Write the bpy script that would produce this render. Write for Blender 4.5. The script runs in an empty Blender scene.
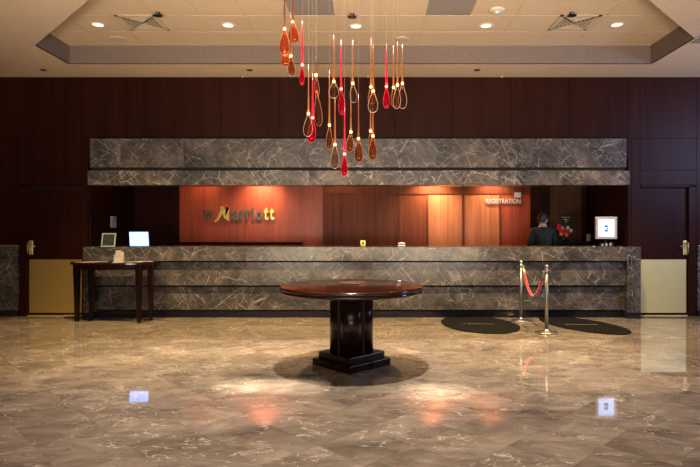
import bpy, bmesh, math, random
from mathutils import Vector, Matrix
R = math.radians
S = bpy.context.scene
COL = S.collection
random.seed(7)

# ------------------------------------------------------------------ camera
EYE = 1.42; F = 550.0; VX = 370.0; VY = 231.0
cam_d = bpy.data.cameras.new('camera'); cam = bpy.data.objects.new('camera', cam_d); COL.objects.link(cam)
cam.location = (0, 0, EYE); cam.rotation_euler = (R(90), 0, 0)
cam_d.sensor_width = 36; cam_d.lens = F/700*36
cam_d.shift_x = -(VX-350)/700; cam_d.shift_y = -(233.5-VY)/700
cam_d.clip_end = 100
S.camera = cam
def PX(px, Y): return (px-VX)/F*Y
def PZ(py, Y): return EYE+(VY-py)/F*Y
def FY(py): return EYE*F/(py-VY)          # depth of a floor point

# ------------------------------------------------------------------ light, exposure
w = bpy.data.worlds.new('world'); S.world = w; w.use_nodes = True
w.node_tree.nodes['Background'].inputs[0].default_value = (1.0, 0.88, 0.76, 1)
w.node_tree.nodes['Background'].inputs[1].default_value = 0.30
S.view_settings.view_transform = 'Standard'; S.view_settings.look = 'None'
S.view_settings.gamma = 1; S.view_settings.use_curve_mapping = False
S.view_settings.exposure = 0.2

def spot(name, loc, tgt, watts, col, ang, blend=.5, rad=.05):
    d = bpy.data.lights.new(name, 'SPOT'); d.energy = watts; d.color = col
    d.spot_size = R(ang); d.spot_blend = blend; d.shadow_soft_size = rad
    o = bpy.data.objects.new(name, d); COL.objects.link(o); o.location = loc
    o.rotation_euler = (Vector(tgt)-Vector(loc)).to_track_quat('-Z', 'Y').to_euler()
    return o
def area(name, loc, tgt, watts, col, sx, sy):
    d = bpy.data.lights.new(name, 'AREA'); d.energy = watts; d.color = col
    d.shape = 'RECTANGLE'; d.size = sx; d.size_y = sy
    o = bpy.data.objects.new(name, d); COL.objects.link(o); o.location = loc
    o.rotation_euler = (Vector(tgt)-Vector(loc)).to_track_quat('-Z', 'Y').to_euler()
    return o
WARM = (1, .80, .56); AMB = (1, .66, .36)
# downlights high above the table
spot('high_downlight', (-.18, 5.86, 11.0), (-.18, 5.86, 0), 7600, (1, .87, .75), 44, .9, .12)
spot('low_downlight', (-.2, 5.80, 4.6), (-.2, 5.8, 0), 130, (1, .86, .66), 75, .8, .04)
for (px, py, e) in ((240, 386, 60), (269, 386, 75), (299, 387, 60), (424, 392, 48), (447, 391, 48)):  # added unseen spots for floor patches that are reflections of the lit recess
    Y = FY(py); X = PX(px, Y)
    spot('pool_spot', (X, Y-.1, 6.0), (X, Y, 0), e*62, (1, .86, .70), 6.2, 1, .03)
# added unseen fill from behind and up to the ceiling, daylight from the right
area('lobby_fill', (-1, -5, 4.2), (0, 8, 1.2), 150, (1, .84, .68), 8, 3)
area('ceiling_fill', (0, -.6, .6), (0, 6, 5.6), 360, (1, .82, .60), 7, 1.0).data.spread = R(80)
area('side_window', (7.4, 6.2, 3.0), (5.5, 9.19, 2.9), 190, (.42, .55, 1), 1.4, 1.2)

# ------------------------------------------------------------------ materials
class NT:
    def __init__(s, name):
        s.m = bpy.data.materials.new(name); s.m.use_nodes = True
        s.t = s.m.node_tree; s.b = s.t.nodes['Principled BSDF']; s.out = s.t.nodes['Material Output']
    def n(s, typ, ins=None, **kw):
        x = s.t.nodes.new(typ)
        for k, v in kw.items(): setattr(x, k, v)
        for k, v in (ins or {}).items():
            if isinstance(v, bpy.types.NodeSocket): s.t.links.new(v, x.inputs[k])
            else: x.inputs[k].default_value = v
        return x
    def l(s, a, b): s.t.links.new(a, b)
    def math(s, op, a, b=None, c=None, clamp=False):
        i = {0: a}
        if b is not None: i[1] = b
        if c is not None: i[2] = c
        x = s.n('ShaderNodeMath', i, operation=op, use_clamp=clamp); return x.outputs[0]
    def vmath(s, op, a, b=None):
        i = {0: a}
        if b is not None: i[1] = b
        return s.n('ShaderNodeVectorMath', i, operation=op).outputs[0]
    def ramp(s, fac, stops):
        r = s.n('ShaderNodeValToRGB', {0: fac}); e = r.color_ramp.elements
        while len(e) > 1: e.remove(e[-1])
        for i, (p, c) in enumerate(stops):
            q = e[0] if i == 0 else e.new(p)
            q.position = p; q.color = (*c, 1) if len(c) == 3 else c
        return r.outputs[0]
    def mix(s, f, a, b):
        x = s.n('ShaderNodeMix', data_type='RGBA')
        for i, v in ((0, f), (6, a), (7, b)):
            if isinstance(v, bpy.types.NodeSocket): s.l(v, x.inputs[i])
            else: x.inputs[i].default_value = (*v, 1) if isinstance(v, tuple) else v
        return x.outputs[2]
    def rng(s, v, a, b, c=0, d=1, smooth=True):
        return s.n('ShaderNodeMapRange', {'Value': v, 'From Min': a, 'From Max': b, 'To Min': c, 'To Max': d},
                   interpolation_type='SMOOTHSTEP' if smooth else 'LINEAR').outputs[0]
    def noise(s, vec, sc, det=4, rough=.55, dist=0):
        return s.n('ShaderNodeTexNoise', {'Vector': vec, 'Scale': sc, 'Detail': det, 'Roughness': rough, 'Distortion': dist})
    def vein(s, vec, rot, scale, width, warp, wsc):
        nz = s.noise(vec, wsc, 3).outputs['Color']
        d = s.vmath('SUBTRACT', nz, (.5, .5, .5))
        d = s.n('ShaderNodeVectorMath', {0: d, 'Scale': warp}, operation='SCALE').outputs[0]
        v = s.vmath('ADD', vec, d)
        v = s.n('ShaderNodeMapping', {'Vector': v, 'Rotation': rot}).outputs[0]
        v = s.n('ShaderNodeMapping', {'Vector': v, 'Scale': scale}).outputs[0]
        e = s.n('ShaderNodeTexVoronoi', {'Vector': v, 'Scale': 1.0}, feature='DISTANCE_TO_EDGE').outputs['Distance']
        return s.rng(e, 0, width, 1, 0)
    def set(s, **kw):
        for k, v in kw.items():
            k = k.replace('_', ' ')
            if isinstance(v, bpy.types.NodeSocket): s.l(v, s.b.inputs[k])
            else: s.b.inputs[k].default_value = (*v, 1) if isinstance(v, tuple) and len(v) == 3 else v
        return s

def plain(name, col, rough=.5, metal=0, var=.08, sc=40, **kw):
    t = NT(name)
    p = t.n('ShaderNodeNewGeometry').outputs['Position']
    f = t.noise(p, sc, 3).outputs['Fac']
    c = t.mix(f, tuple(x*(1-var) for x in col), tuple(min(1, x*(1+var)) for x in col))
    t.set(Base_Color=c, Roughness=rough, Metallic=metal, **kw)
    return t.m
def emit(name, col, st):
    t = NT(name); t.set(Base_Color=(0, 0, 0), Emission_Color=col, Emission_Strength=st); return t.m

def wood(name, lo, hi, rough=.35, axis='Z', sc=1.0, spec=.5, coat=0.0):
    t = NT(name)
    p = t.n('ShaderNodeNewGeometry').outputs['Position']
    s_ = {'Z': (26*sc, 26*sc, .9*sc), 'X': (1.2*sc, 26*sc, 26*sc)}[axis]
    v = t.n('ShaderNodeMapping', {'Vector': p, 'Scale': s_}).outputs[0]
    f = t.noise(v, 1, 6, .65, .6).outputs['Fac']
    v2 = t.n('ShaderNodeMapping', {'Vector': p, 'Scale': tuple(x*.12 for x in s_)}).outputs[0]
    g = t.noise(v2, 1, 3, .5, 1.2).outputs['Fac']
    h = t.math('ADD', t.math('MULTIPLY', f, .6), t.math('MULTIPLY', g, .5))
    c = t.ramp(h, [(.38, lo), (.68, hi)])
    bm = t.n('ShaderNodeBump', {'Strength': .06, 'Height': f, 'Distance': .002}).outputs[0]
    t.set(Base_Color=c, Roughness=rough, Specular_IOR_Level=spec, Coat_Weight=coat, Coat_Roughness=.08)
    t.l(bm, t.b.inputs['Normal'])
    return t.m

def marble_dark(name='dark_marble'):
    t = NT(name)
    p = t.n('ShaderNodeNewGeometry').outputs['Position']
    # slabs about 1 m wide: every slab has its own figure
    sx = t.n('ShaderNodeSeparateXYZ', {0: p})
    idx = t.math('FLOOR', t.math('MULTIPLY', t.math('ADD', sx.outputs[0], 20.37), .98))
    off = t.n('ShaderNodeTexWhiteNoise', {'W': idx}, noise_dimensions='1D').outputs['Color']
    p = t.vmath('ADD', p, t.n('ShaderNodeVectorMath', {0: off, 'Scale': 7}, operation='SCALE').outputs[0])
    base = t.ramp(t.noise(p, 2.4, 9, .68, .4).outputs['Fac'],
                  [(.30, (.022, .022, .025)), (.45, (.052, .048, .048)), (.56, (.088, .077, .072)), (.70, (.155, .133, .120))])
    grain = t.rng(t.noise(p, 12, 6, .7).outputs['Fac'], .3, .7, .78, 1.2)
    base = t.n('ShaderNodeVectorMath', {0: base, 'Scale': grain}, operation='SCALE').outputs[0]
    v1 = t.vein(p, (0, R(40), 0), (6, 1, 1.3), .022, .05, 2.5)
    v2 = t.vein(p, (0, R(-55), 0), (6.5, 1, 1.6), .024, .07, 2.2)
    v3 = t.vein(p, (0, R(72), 0), (8, 1, 3), .03, .10, 2.5)
    v4 = t.vein(p, (0, R(28), 0), (3.5, 1, .7), .010, .08, 2)
    m1 = t.rng(t.noise(p, 2.1, 3).outputs['Fac'], .40, .58)
    m2 = t.rng(t.noise(t.vmath('ADD', p, (5, 2, 9)), 2.6, 3).outputs['Fac'], .42, .6)
    m3 = t.rng(t.noise(t.vmath('ADD', p, (1, 7, 3)), 3.1, 4).outputs['Fac'], .40, .62)
    a = t.math('MAXIMUM', t.math('MULTIPLY', v1, m1), t.math('MULTIPLY', v2, m2))
    a = t.math('MAXIMUM', a, t.math('MULTIPLY', t.math('MULTIPLY', v3, m3), .7))
    a = t.math('MAXIMUM', a, t.math('MULTIPLY', v4, m2))
    a = t.math('MULTIPLY', a, t.rng(t.noise(p, 14, 4).outputs['Fac'], .3, .55))
    c = t.mix(t.math('MULTIPLY', a, .75), base, (.36, .325, .31))
    t.set(Base_Color=c, Roughness=.22, Specular_IOR_Level=.45)
    return t.m

def marble_floor():
    t = NT('polished_marble_floor')
    p = t.n('ShaderNodeNewGeometry').outputs['Position']
    T = .445
    q = t.n('ShaderNodeMapping', {'Vector': p, 'Rotation': (0, 0, R(45)), 'Scale': (1/T, 1/T, 1/T)}).outputs[0]
    q = t.vmath('ADD', q, (.33, -.24, 0))
    cell = t.vmath('FLOOR', q); fr = t.vmath('FRACTION', q)
    wn = t.n('ShaderNodeTexWhiteNoise', {'Vector': cell}, noise_dimensions='3D').outputs['Color']
    tone = t.n('ShaderNodeSeparateXYZ', {0: wn})
    # each slab: own offset of the figure
    pp = t.vmath('ADD', p, t.n('ShaderNodeVectorMath', {0: wn, 'Scale': 3.5}, operation='SCALE').outputs[0])
    st = t.n('ShaderNodeMapping', {'Vector': pp, 'Rotation': (0, 0, R(20)), 'Scale': (.75, 1.5, 1)}).outputs[0]
    base = t.ramp(t.noise(st, 2.6, 10, .68, .9).outputs['Fac'],
                  [(.28, (.085, .064, .049)), (.44, (.165, .129, .098)), (.56, (.225, .179, .136)), (.72, (.32, .265, .205))])
    big = t.rng(t.noise(p, .6, 4).outputs['Fac'], .3, .7, .72, 1.15)
    v1 = t.vein(st, (0, 0, R(12)), (2.2, 6, 1), .03, .8, 3.2)
    v2 = t.vein(st, (0, 0, R(-25)), (2.8, 5, 1), .022, .9, 2.6)
    m1 = t.rng(t.noise(pp, 2.2, 4).outputs['Fac'], .48, .6)
    m2 = t.rng(t.noise(t.vmath('ADD', pp, (4, 1, 0)), 1.8, 4).outputs['Fac'], .48, .6)
    a = t.math('MAXIMUM', t.math('MULTIPLY', v1, m1), t.math('MULTIPLY', v2, m2))
    a = t.math('MULTIPLY', a, t.rng(t.noise(p, 15, 5, .7).outputs['Fac'], .36, .58))
    cl = t.math('MULTIPLY', t.rng(t.noise(st, 9, 8, .75, 1.2).outputs['Fac'], .56, .72), m2)
    c = t.mix(t.math('MULTIPLY', a, .75), base, (.62, .55, .46))
    c = t.mix(t.math('MULTIPLY', cl, .55), c, (.44, .37, .29))
    dk = t.math('MULTIPLY', t.vein(pp, (0, 0, R(8)), (1.8, 3.6, 1), .016, .9, 1.7), m1)
    c = t.mix(t.math('MULTIPLY', dk, .45), c, (.06, .042, .03))
    tn = t.math('ADD', t.math('MULTIPLY', tone.outputs[0], .16), .92)
    tn = t.math('MULTIPLY', tn, big)
    c = t.n('ShaderNodeVectorMath', {0: c, 'Scale': tn}, operation='SCALE').outputs[0]
    s2 = t.n('ShaderNodeSeparateXYZ', {0: fr})
    ex = t.math('MINIMUM', s2.outputs[0], t.math('SUBTRACT', 1, s2.outputs[0]))
    ey = t.math('MINIMUM', s2.outputs[1], t.math('SUBTRACT', 1, s2.outputs[1]))
    g = t.math('MULTIPLY', t.rng(t.math('MINIMUM', ex, ey), .003, .0075, 1, 0),
               t.rng(t.noise(p, .5, 2).outputs['Fac'], .42, .62, .10, .5))
    c = t.mix(g, c, (.06, .042, .03))
    rg = t.rng(t.noise(p, 5, 4).outputs['Fac'], .3, .7, .018, .045)
    t.set(Base_Color=c, Roughness=rg, Specular_IOR_Level=.5)
    return t.m

def ceiling_mat(name, col, rough=.9, bump=.15, sc=180):
    t = NT(name)
    p = t.n('ShaderNodeNewGeometry').outputs['Position']
    f = t.noise(p, sc, 2).outputs['Fac']
    c = t.mix(t.rng(f, .35, .65), tuple(x*.86 for x in col), tuple(min(x*1.08, 1) for x in col))
    t.set(Base_Color=c, Roughness=rough)
    t.l(t.n('ShaderNodeBump', {'Strength': bump, 'Height': f, 'Distance': .004}).outputs[0], t.b.inputs['Normal'])
    return t.m

def glass(name, col, dense, rimcol, bodyamt):
    """thin tinted blown glass: clear when seen square on, bright at the rim"""
    t = NT(name)
    lw = t.n('ShaderNodeLayerWeight', {'Blend': .35}).outputs['Facing']
    f = t.rng(lw, .25, .95, bodyamt, 1.0)
    tr = t.n('ShaderNodeBsdfTransparent', {0: (*col, 1)}).outputs[0]
    gl = t.n('ShaderNodeBsdfGlossy', {0: (*rimcol, 1), 'Roughness': .18}).outputs[0]
    tl = t.n('ShaderNodeBsdfTranslucent', {0: (*rimcol, 1)}).outputs[0]
    df = t.n('ShaderNodeBsdfDiffuse', {0: (*rimcol, 1)}).outputs[0]
    a = t.n('ShaderNodeMixShader', {0: .5, 1: df, 2: tl}).outputs[0]
    b = t.n('ShaderNodeMixShader', {0: .35, 1: a, 2: gl}).outputs[0]
    m = t.n('ShaderNodeMixShader', {0: t.math('MULTIPLY', f, dense), 1: tr, 2: b}).outputs[0]
    t.l(m, t.out.inputs['Surface'])
    return t.m

M = {}
M['floor'] = marble_floor()
M['marble'] = marble_dark()
M['black_stone'] = plain('black_stone', (.012, .014, .02), .18)
M['wood'] = wood('dark_mahogany', (.0125, .0026, .0014), (.030, .0062, .003), .45, spec=.10)
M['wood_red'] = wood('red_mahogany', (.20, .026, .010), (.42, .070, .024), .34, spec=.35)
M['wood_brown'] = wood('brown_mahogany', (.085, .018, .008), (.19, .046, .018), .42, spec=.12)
M['wood_col'] = wood('walnut_veneer', (.05, .022, .012), (.10, .045, .025), .45, spec=.15)
M['table'] = wood('polished_table_mahogany', (.011, .0026, .0017), (.024, .0055, .0032), .13, axis='X', spec=.5)
M['table_leg'] = wood('polished_pillar_mahogany', (.008, .0024, .0018), (.017, .0045, .003), .2, spec=.35)
M['groove'] = plain('groove_black', (.004, .003, .003), .8)
M['tile'] = ceiling_mat('ceiling_tile', (.54, .41, .29), bump=.1)
M['soffit'] = ceiling_mat('painted_soffit', (.58, .44, .31), bump=.03)
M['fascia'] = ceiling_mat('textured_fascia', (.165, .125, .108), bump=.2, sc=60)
M['textured'] = ceiling_mat('textured_bulkhead', (.52, .40, .30), bump=.5, sc=55)
M['panel_grey'] = ceiling_mat('grey_speaker_panel', (.23, .20, .19), bump=.2, sc=120)
M['grid'] = plain('ceiling_grid', (.46, .37, .27), .6)
M['brass'] = plain('brushed_brass', (.72, .52, .17), .38, .8)
M['brass_pale'] = plain('pale_brass', (.80, .73, .36), .40, .55)
M['gold'] = plain('gold_letter', (.95, .66, .18), .24, .85)
M['gold_dark'] = plain('gold_dark_reflection', (.34, .29, .20), .18, 1)  # same gold as the other letters, its dark reflection put into the colour
M['chrome'] = plain('brushed_steel', (.42, .40, .37), .32, 1)
M['velvet'] = plain('red_velvet', (.62, .010, .018), .75, Sheen_Weight=.6)
M['mat'] = plain('black_rubber_mat', (.006, .0055, .005), .9, var=.3, sc=200, Specular_IOR_Level=.1)
M['mat_text'] = plain('faded_gold_print', (.13, .10, .05), .8)
M['silver'] = plain('silver_plastic', (.50, .48, .46), .35, .3)
M['black'] = plain('black_plastic', (.01, .01, .012), .35)
M['white'] = plain('white_plastic', (.75, .72, .66), .5)
M['offwhite'] = plain('aged_white', (.55, .50, .44), .6)
M['paper'] = plain('printed_paper', (.42, .36, .30), .7, var=.5, sc=60)
M['screen'] = emit('lit_screen', (.45, .62, 1), 3.2)
M['screen_l'] = emit('lit_laptop_screen', (.22, .42, 1), 3.6)
M['scr_blue'] = emit('blue_screen_graphic', (.03, .10, .40), 1.0)
M['scr_grey'] = emit('grey_screen_text', (.45, .66, .90), 1.3)
M['lamp'] = emit('lamp_glow', (1, .86, .58), 1.6)
M['lamp_dim'] = emit('small_lamp_glow', (1, .8, .55), 1.5)
M['bulb'] = emit('halogen_bulb', (1, .48, .17), 5)
M['bulb_red'] = emit('halogen_bulb_in_red_glass', (1, .22, .15), 5)
M['wire'] = plain('pale_wire', (.40, .33, .25), .4, .2)
M['g_amber'] = glass('amber_glass', (.62, .30, .16), .7, (.62, .26, .12), .12)
M['g_orange'] = glass('orange_glass', (.62, .18, .08), .85, (.70, .17, .06), .42)
M['g_clear'] = glass('clear_glass', (.80, .60, .48), .6, (.80, .55, .40), .03)
M['g_red'] = glass('red_glass', (.62, .03, .05), .95, (.70, .010, .035), .38)
M['s_amber'] = plain('amber_glass_stem', (.25, .085, .022), .2)
M['s_brown'] = plain('brown_glass_stem', (.17, .045, .02), .2)
M['s_red'] = plain('red_glass_stem', (.85, .01, .04), .2)
M['skin'] = plain('skin', (.50, .26, .17), .5, Subsurface_Weight=.1)
M['suit'] = plain('dark_green_suit', (.014, .020, .015), .8)
M['hair'] = plain('black_hair', (.008, .007, .007), .5)
M['shirt'] = plain('shirt_collar', (.55, .45, .38), .6)
M['petal_red'] = plain('red_petals', (.70, .02, .03), .6)
M['petal_pink'] = plain('pink_petals', (.75, .25, .22), .6)
M['petal_white'] = plain('white_petals', (.7, .68, .55), .6)
M['leaf'] = plain('green_leaves', (.05, .20, .06), .5)
M['vase'] = plain('dark_vase', (.02, .02, .02), .15)
M['photo'] = plain('dark_green_picture', (.03, .05, .04), .25, var=.8, sc=25)

# ------------------------------------------------------------------ mesh helpers
def BM(): return bmesh.new()
def box(bm, x0, x1, y0, y1, z0, z1, mi=0):
    vs = [bm.verts.new(p) for p in ((x0,y0,z0),(x1,y0,z0),(x1,y1,z0),(x0,y1,z0),(x0,y0,z1),(x1,y0,z1),(x1,y1,z1),(x0,y1,z1))]
    for q in ((3,2,1,0),(4,5,6,7),(0,1,5,4),(1,2,6,5),(2,3,7,6),(3,0,4,7)):
        f = bm.faces.new([vs[i] for i in q]); f.material_index = mi
    return vs
def prism(bm, pts, z0, z1, mi=0):
    a = sum(pts[i][0]*pts[(i+1) % len(pts)][1]-pts[(i+1) % len(pts)][0]*pts[i][1] for i in range(len(pts)))
    if a < 0: pts = pts[::-1]
    lo = [bm.verts.new((x, y, z0)) for x, y in pts]; hi = [bm.verts.new((x, y, z1)) for x, y in pts]
    n = len(pts)
    f = bm.faces.new(lo[::-1]); f.material_index = mi
    f = bm.faces.new(hi); f.material_index = mi
    for i in range(n):
        f = bm.faces.new((lo[i], lo[(i+1) % n], hi[(i+1) % n], hi[i])); f.material_index = mi
def lathe(bm, prof, seg=24, c=(0, 0, 0), sx=1, sy=1, axis='Z', mi=0):
    rings = []
    for r, h in prof:
        ring = []
        for k in range(seg):
            a = 2*math.pi*k/seg
            x, y = r*math.cos(a)*sx, r*math.sin(a)*sy
            p = (x, y, h) if axis == 'Z' else (x, -h, y)
            ring.append(bm.verts.new((p[0]+c[0], p[1]+c[1], p[2]+c[2])))
        rings.append(ring)
    for i in range(len(rings)-1):
        for k in range(seg):
            f = bm.faces.new((rings[i][k], rings[i][(k+1) % seg], rings[i+1][(k+1) % seg], rings[i+1][k])); f.smooth = True; f.material_index = mi
    if prof[0][0] > 1e-5: bm.faces.new(rings[0][::-1]).material_index = mi
    if prof[-1][0] > 1e-5: bm.faces.new(rings[-1]).material_index = mi
def tube(bm, pts, r, seg=8):
    pts = [Vector(p) for p in pts]; rr = r if isinstance(r, (list, tuple)) else [r]*len(pts)
    rings = []
    for i, p in enumerate(pts):
        d = (pts[min(i+1, len(pts)-1)]-pts[max(i-1, 0)]).normalized()
        u = d.orthogonal().normalized() if i == 0 else (pu - d*pu.dot(d)).normalized()
        pu = u; v = d.cross(u)
        rings.append([bm.verts.new(p+(u*math.cos(2*math.pi*k/seg)+v*math.sin(2*math.pi*k/seg))*rr[i]) for k in range(seg)])
    for i in range(len(rings)-1):
        for k in range(seg):
            f = bm.faces.new((rings[i][k], rings[i][(k+1) % seg], rings[i+1][(k+1) % seg], rings[i+1][k])); f.smooth = True
    bm.faces.new(rings[0][::-1]); bm.faces.new(rings[-1])
def obj(name, bm, mat, parent=None, bevel=0, loc=None):
    bmesh.ops.remove_doubles(bm, verts=bm.verts, dist=1e-6)
    bmesh.ops.recalc_face_normals(bm, faces=bm.faces)
    me = bpy.data.meshes.new(name); bm.to_mesh(me); bm.free()
    o = bpy.data.objects.new(name, me); COL.objects.link(o)
    for m in (mat if isinstance(mat, (list, tuple)) else [mat]): me.materials.append(M[m] if isinstance(m, str) else m)
    if loc is not None: o.location = loc
    if parent: o.parent = parent
    if bevel:
        b = o.modifiers.new('bevel', 'BEVEL'); b.width = bevel; b.segments = 2; b.limit_method = 'ANGLE'
    return o
def thing(name, label, cat, loc=(0, 0, 0), rotz=0, group=None):
    o = bpy.data.objects.new(name, None); COL.objects.link(o); o.location = loc; o.rotation_euler = (0, 0, rotz)
    o.empty_display_size = .1
    o['label'] = label; o['category'] = cat
    if group: o['group'] = group
    return o
def tag(o, label, cat, group=None):
    o['label'] = label; o['category'] = cat
    if group: o['group'] = group
    return o
def struct(name, bm, mat, parent=None, bevel=0):
    o = obj(name, bm, mat, parent, bevel)
    if not parent: o['kind'] = 'structure'
    return o
def text_bm(s, size, depth, shear=0, offset=0):
    c = bpy.data.curves.new('txt', 'FONT'); c.body = s; c.size = size; c.extrude = depth; c.shear = shear; c.offset = offset
    c.align_x = 'CENTER'; c.resolution_u = 3
    o = bpy.data.objects.new('txt', c); COL.objects.link(o)
    bpy.context.view_layer.update()
    me = bpy.data.meshes.new_from_object(o.evaluated_get(bpy.context.evaluated_depsgraph_get()))
    bpy.data.objects.remove(o); bm = bmesh.new(); bm.from_mesh(me); bpy.data.meshes.remove(me)
    return bm
def text_fit(s, x0, x1, z0, z1, y, depth=.004, offset=0, shear=0, fl=False):
    """letters standing in the XZ plane, fitted to the rectangle (fl: lying on the floor)"""
    bm = text_bm(s, 1, .01, shear, offset)
    xs = [v.co.x for v in bm.verts]; ys = [v.co.y for v in bm.verts]
    ax, bx, ay, by = min(xs), max(xs), min(ys), max(ys)
    for v in bm.verts:
        u = x0+(v.co.x-ax)/(bx-ax)*(x1-x0); q = z0+(v.co.y-ay)/(by-ay)*(z1-z0); d = (-v.co.z/.01)*depth
        v.co = (u, y+d, q) if not fl else (u, q, y-d)
    return bm

# ------------------------------------------------------------------ setting
YW = 9.19            # plane of the wall and doors
YN = 11.0            # back of the reception recess
YT = 8.45            # rear edge of the tray ceiling
ZS = PZ(77, YW)      # soffit
ZT = PZ(45.8, YT)    # tray ceiling
XL, XR = PX(69.4, YT), PX(650.8, YT)
WL, WR = -7.6, 7.6
ZN = 2.62
NX0, NX1 = PX(88, YW), PX(628, YW)
D0, D1 = PX(27.5, YW), PX(81.5, YW)      # left door leaf
E0, E1 = PX(641, YW), PX(688, YW)        # right door leaf
ZD = PZ(188, YW)

bm = BM(); box(bm, WL, WR, -6, YN+.3, -.1, 0); struct('floor', bm, 'floor')

# back wall: mahogany panels with open joints over a dark backing
bm = BM(); G = .003
def panel(x0, x1, z0, z1, y0=YW, y1=None, mi=0):
    box(bm, x0+G, x1-G, y0, (y1 or y0+.05), z0+G, z1-G, mi)
sx = [WL] + [PX(p, YW) for p in (-34, 24, 82, 105, 163, 221, 279, 337, 395, 453, 511, 569, 628, 640, 697)] + [WR]
zt = PZ(138, YW)
for a, b in zip(sx[:-1], sx[1:]): panel(a, b, zt, ZS)
zl = ZD+.05
FW = .13   # frame width
for a, b in ((WL, PX(-34, YW)), (PX(-34, YW), D0-FW), (D0-FW, D1), (PX(641, YW)-.02, E1+.14), (E1+.14, PX(740, YW)), (PX(740, YW), WR)):
    panel(a, b, PZ(170, YW), zt)
    panel(a, b, zl, PZ(170, YW)) if (a > D0-FW-.01 and b < D1+.1) or (a > 4 and b < 5.6) else panel(a, b, 1.19, PZ(170, YW))
panel(D1, NX0, 0, zt)                       # stile left of recess
panel(NX1, NX1+.055, 0, zt); panel(NX1+.055, PX(640.5, YW), 0, zt)
panel(NX0, NX1, ZN, zt)
# backing
box(bm, WL, WR, YW+.05, YW+.1, ZD+.16, ZS+.05, 1) if False else None
for a, b, z0, z1 in ((WL, D0-.02, 0, ZS+.02), (D0-.02, D1+.02, ZD, ZS+.02), (D1+.02, NX0, 0, ZS+.02), (NX0, NX1, ZN, ZS+.02),
                     (NX1, E0-.0, 0, ZS+.02), (E0-.0, E1+.02, ZD, ZS+.02), (E1+.02, WR, 0, ZS+.02)):
    box(bm, a, b, YW+.05, YW+.09, z0, z1, 1)
struct('wall_back', bm, ['wood', 'groove'])
# marble wainscot either side of the doors
for n, a, b in (('trim_1', WL, PX(19, YW)), ('trim_2', PX(697, YW), WR)):
    bm = BM(); zc = PZ(245, YW)
    box(bm, a, b, YW-.03, YW+.05, .1, zc-.02)
    box(bm, a, b, YW-.04, YW+.05, 0, .1, 1)
    box(bm, a, b, YW-.045, YW+.05, zc-.02, zc, 2)  # brass cap put in for the gold gleam along the wainscot top
    struct(n, bm, ['marble', 'black_stone', 'brass'])

# recess: sides, ceiling, back
zr = lambda py: PZ(py, YN)
bm = BM(); box(bm, NX0-.06, NX0, YW+.09, YN, 0, ZN); struct('wall_left', bm, 'wood')
bm = BM(); box(bm, NX1, NX1+.06, YW+.09, YN, 0, ZN); struct('wall_right', bm, 'wood')
bm = BM(); box(bm, NX0-.06, NX1+.06, YW+.09, YN+.2, ZN, ZN+.06); struct('ceiling_recess', bm, 'soffit')
bm = BM()
def bp(p0, p1, y0, y1, d, mi):
    box(bm, PX(p0, YN), PX(p1, YN), YN-d, YN+.08, zr(y1), zr(y0), mi)
YB = 260  # below the counter line
zb = 330
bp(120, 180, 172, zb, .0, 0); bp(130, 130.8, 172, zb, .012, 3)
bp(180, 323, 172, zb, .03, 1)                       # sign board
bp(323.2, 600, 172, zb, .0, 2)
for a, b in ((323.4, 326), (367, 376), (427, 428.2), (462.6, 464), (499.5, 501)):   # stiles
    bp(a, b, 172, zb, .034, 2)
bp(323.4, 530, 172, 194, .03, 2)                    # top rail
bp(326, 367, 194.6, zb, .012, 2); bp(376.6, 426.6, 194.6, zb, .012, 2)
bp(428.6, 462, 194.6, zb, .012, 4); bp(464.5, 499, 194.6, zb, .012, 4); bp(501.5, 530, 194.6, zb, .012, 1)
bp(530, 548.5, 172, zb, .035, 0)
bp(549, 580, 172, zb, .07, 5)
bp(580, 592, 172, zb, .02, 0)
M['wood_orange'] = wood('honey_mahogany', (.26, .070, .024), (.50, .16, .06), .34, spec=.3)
struct('wall_recess', bm, ['wood', 'wood_red', 'wood_brown', 'brass', 'wood_orange', 'wood_col'])
# side walls of the lobby and the unseen part of the ceiling line
bm = BM(); box(bm, WL-.1, WL, -6, YW+.1, 0, ZS); struct('wall_side_left', bm, 'wood')
bm = BM(); box(bm, WR, WR+.1, -6, YW+.1, 0, ZS); struct('wall_side_right', bm, 'wood')

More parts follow.
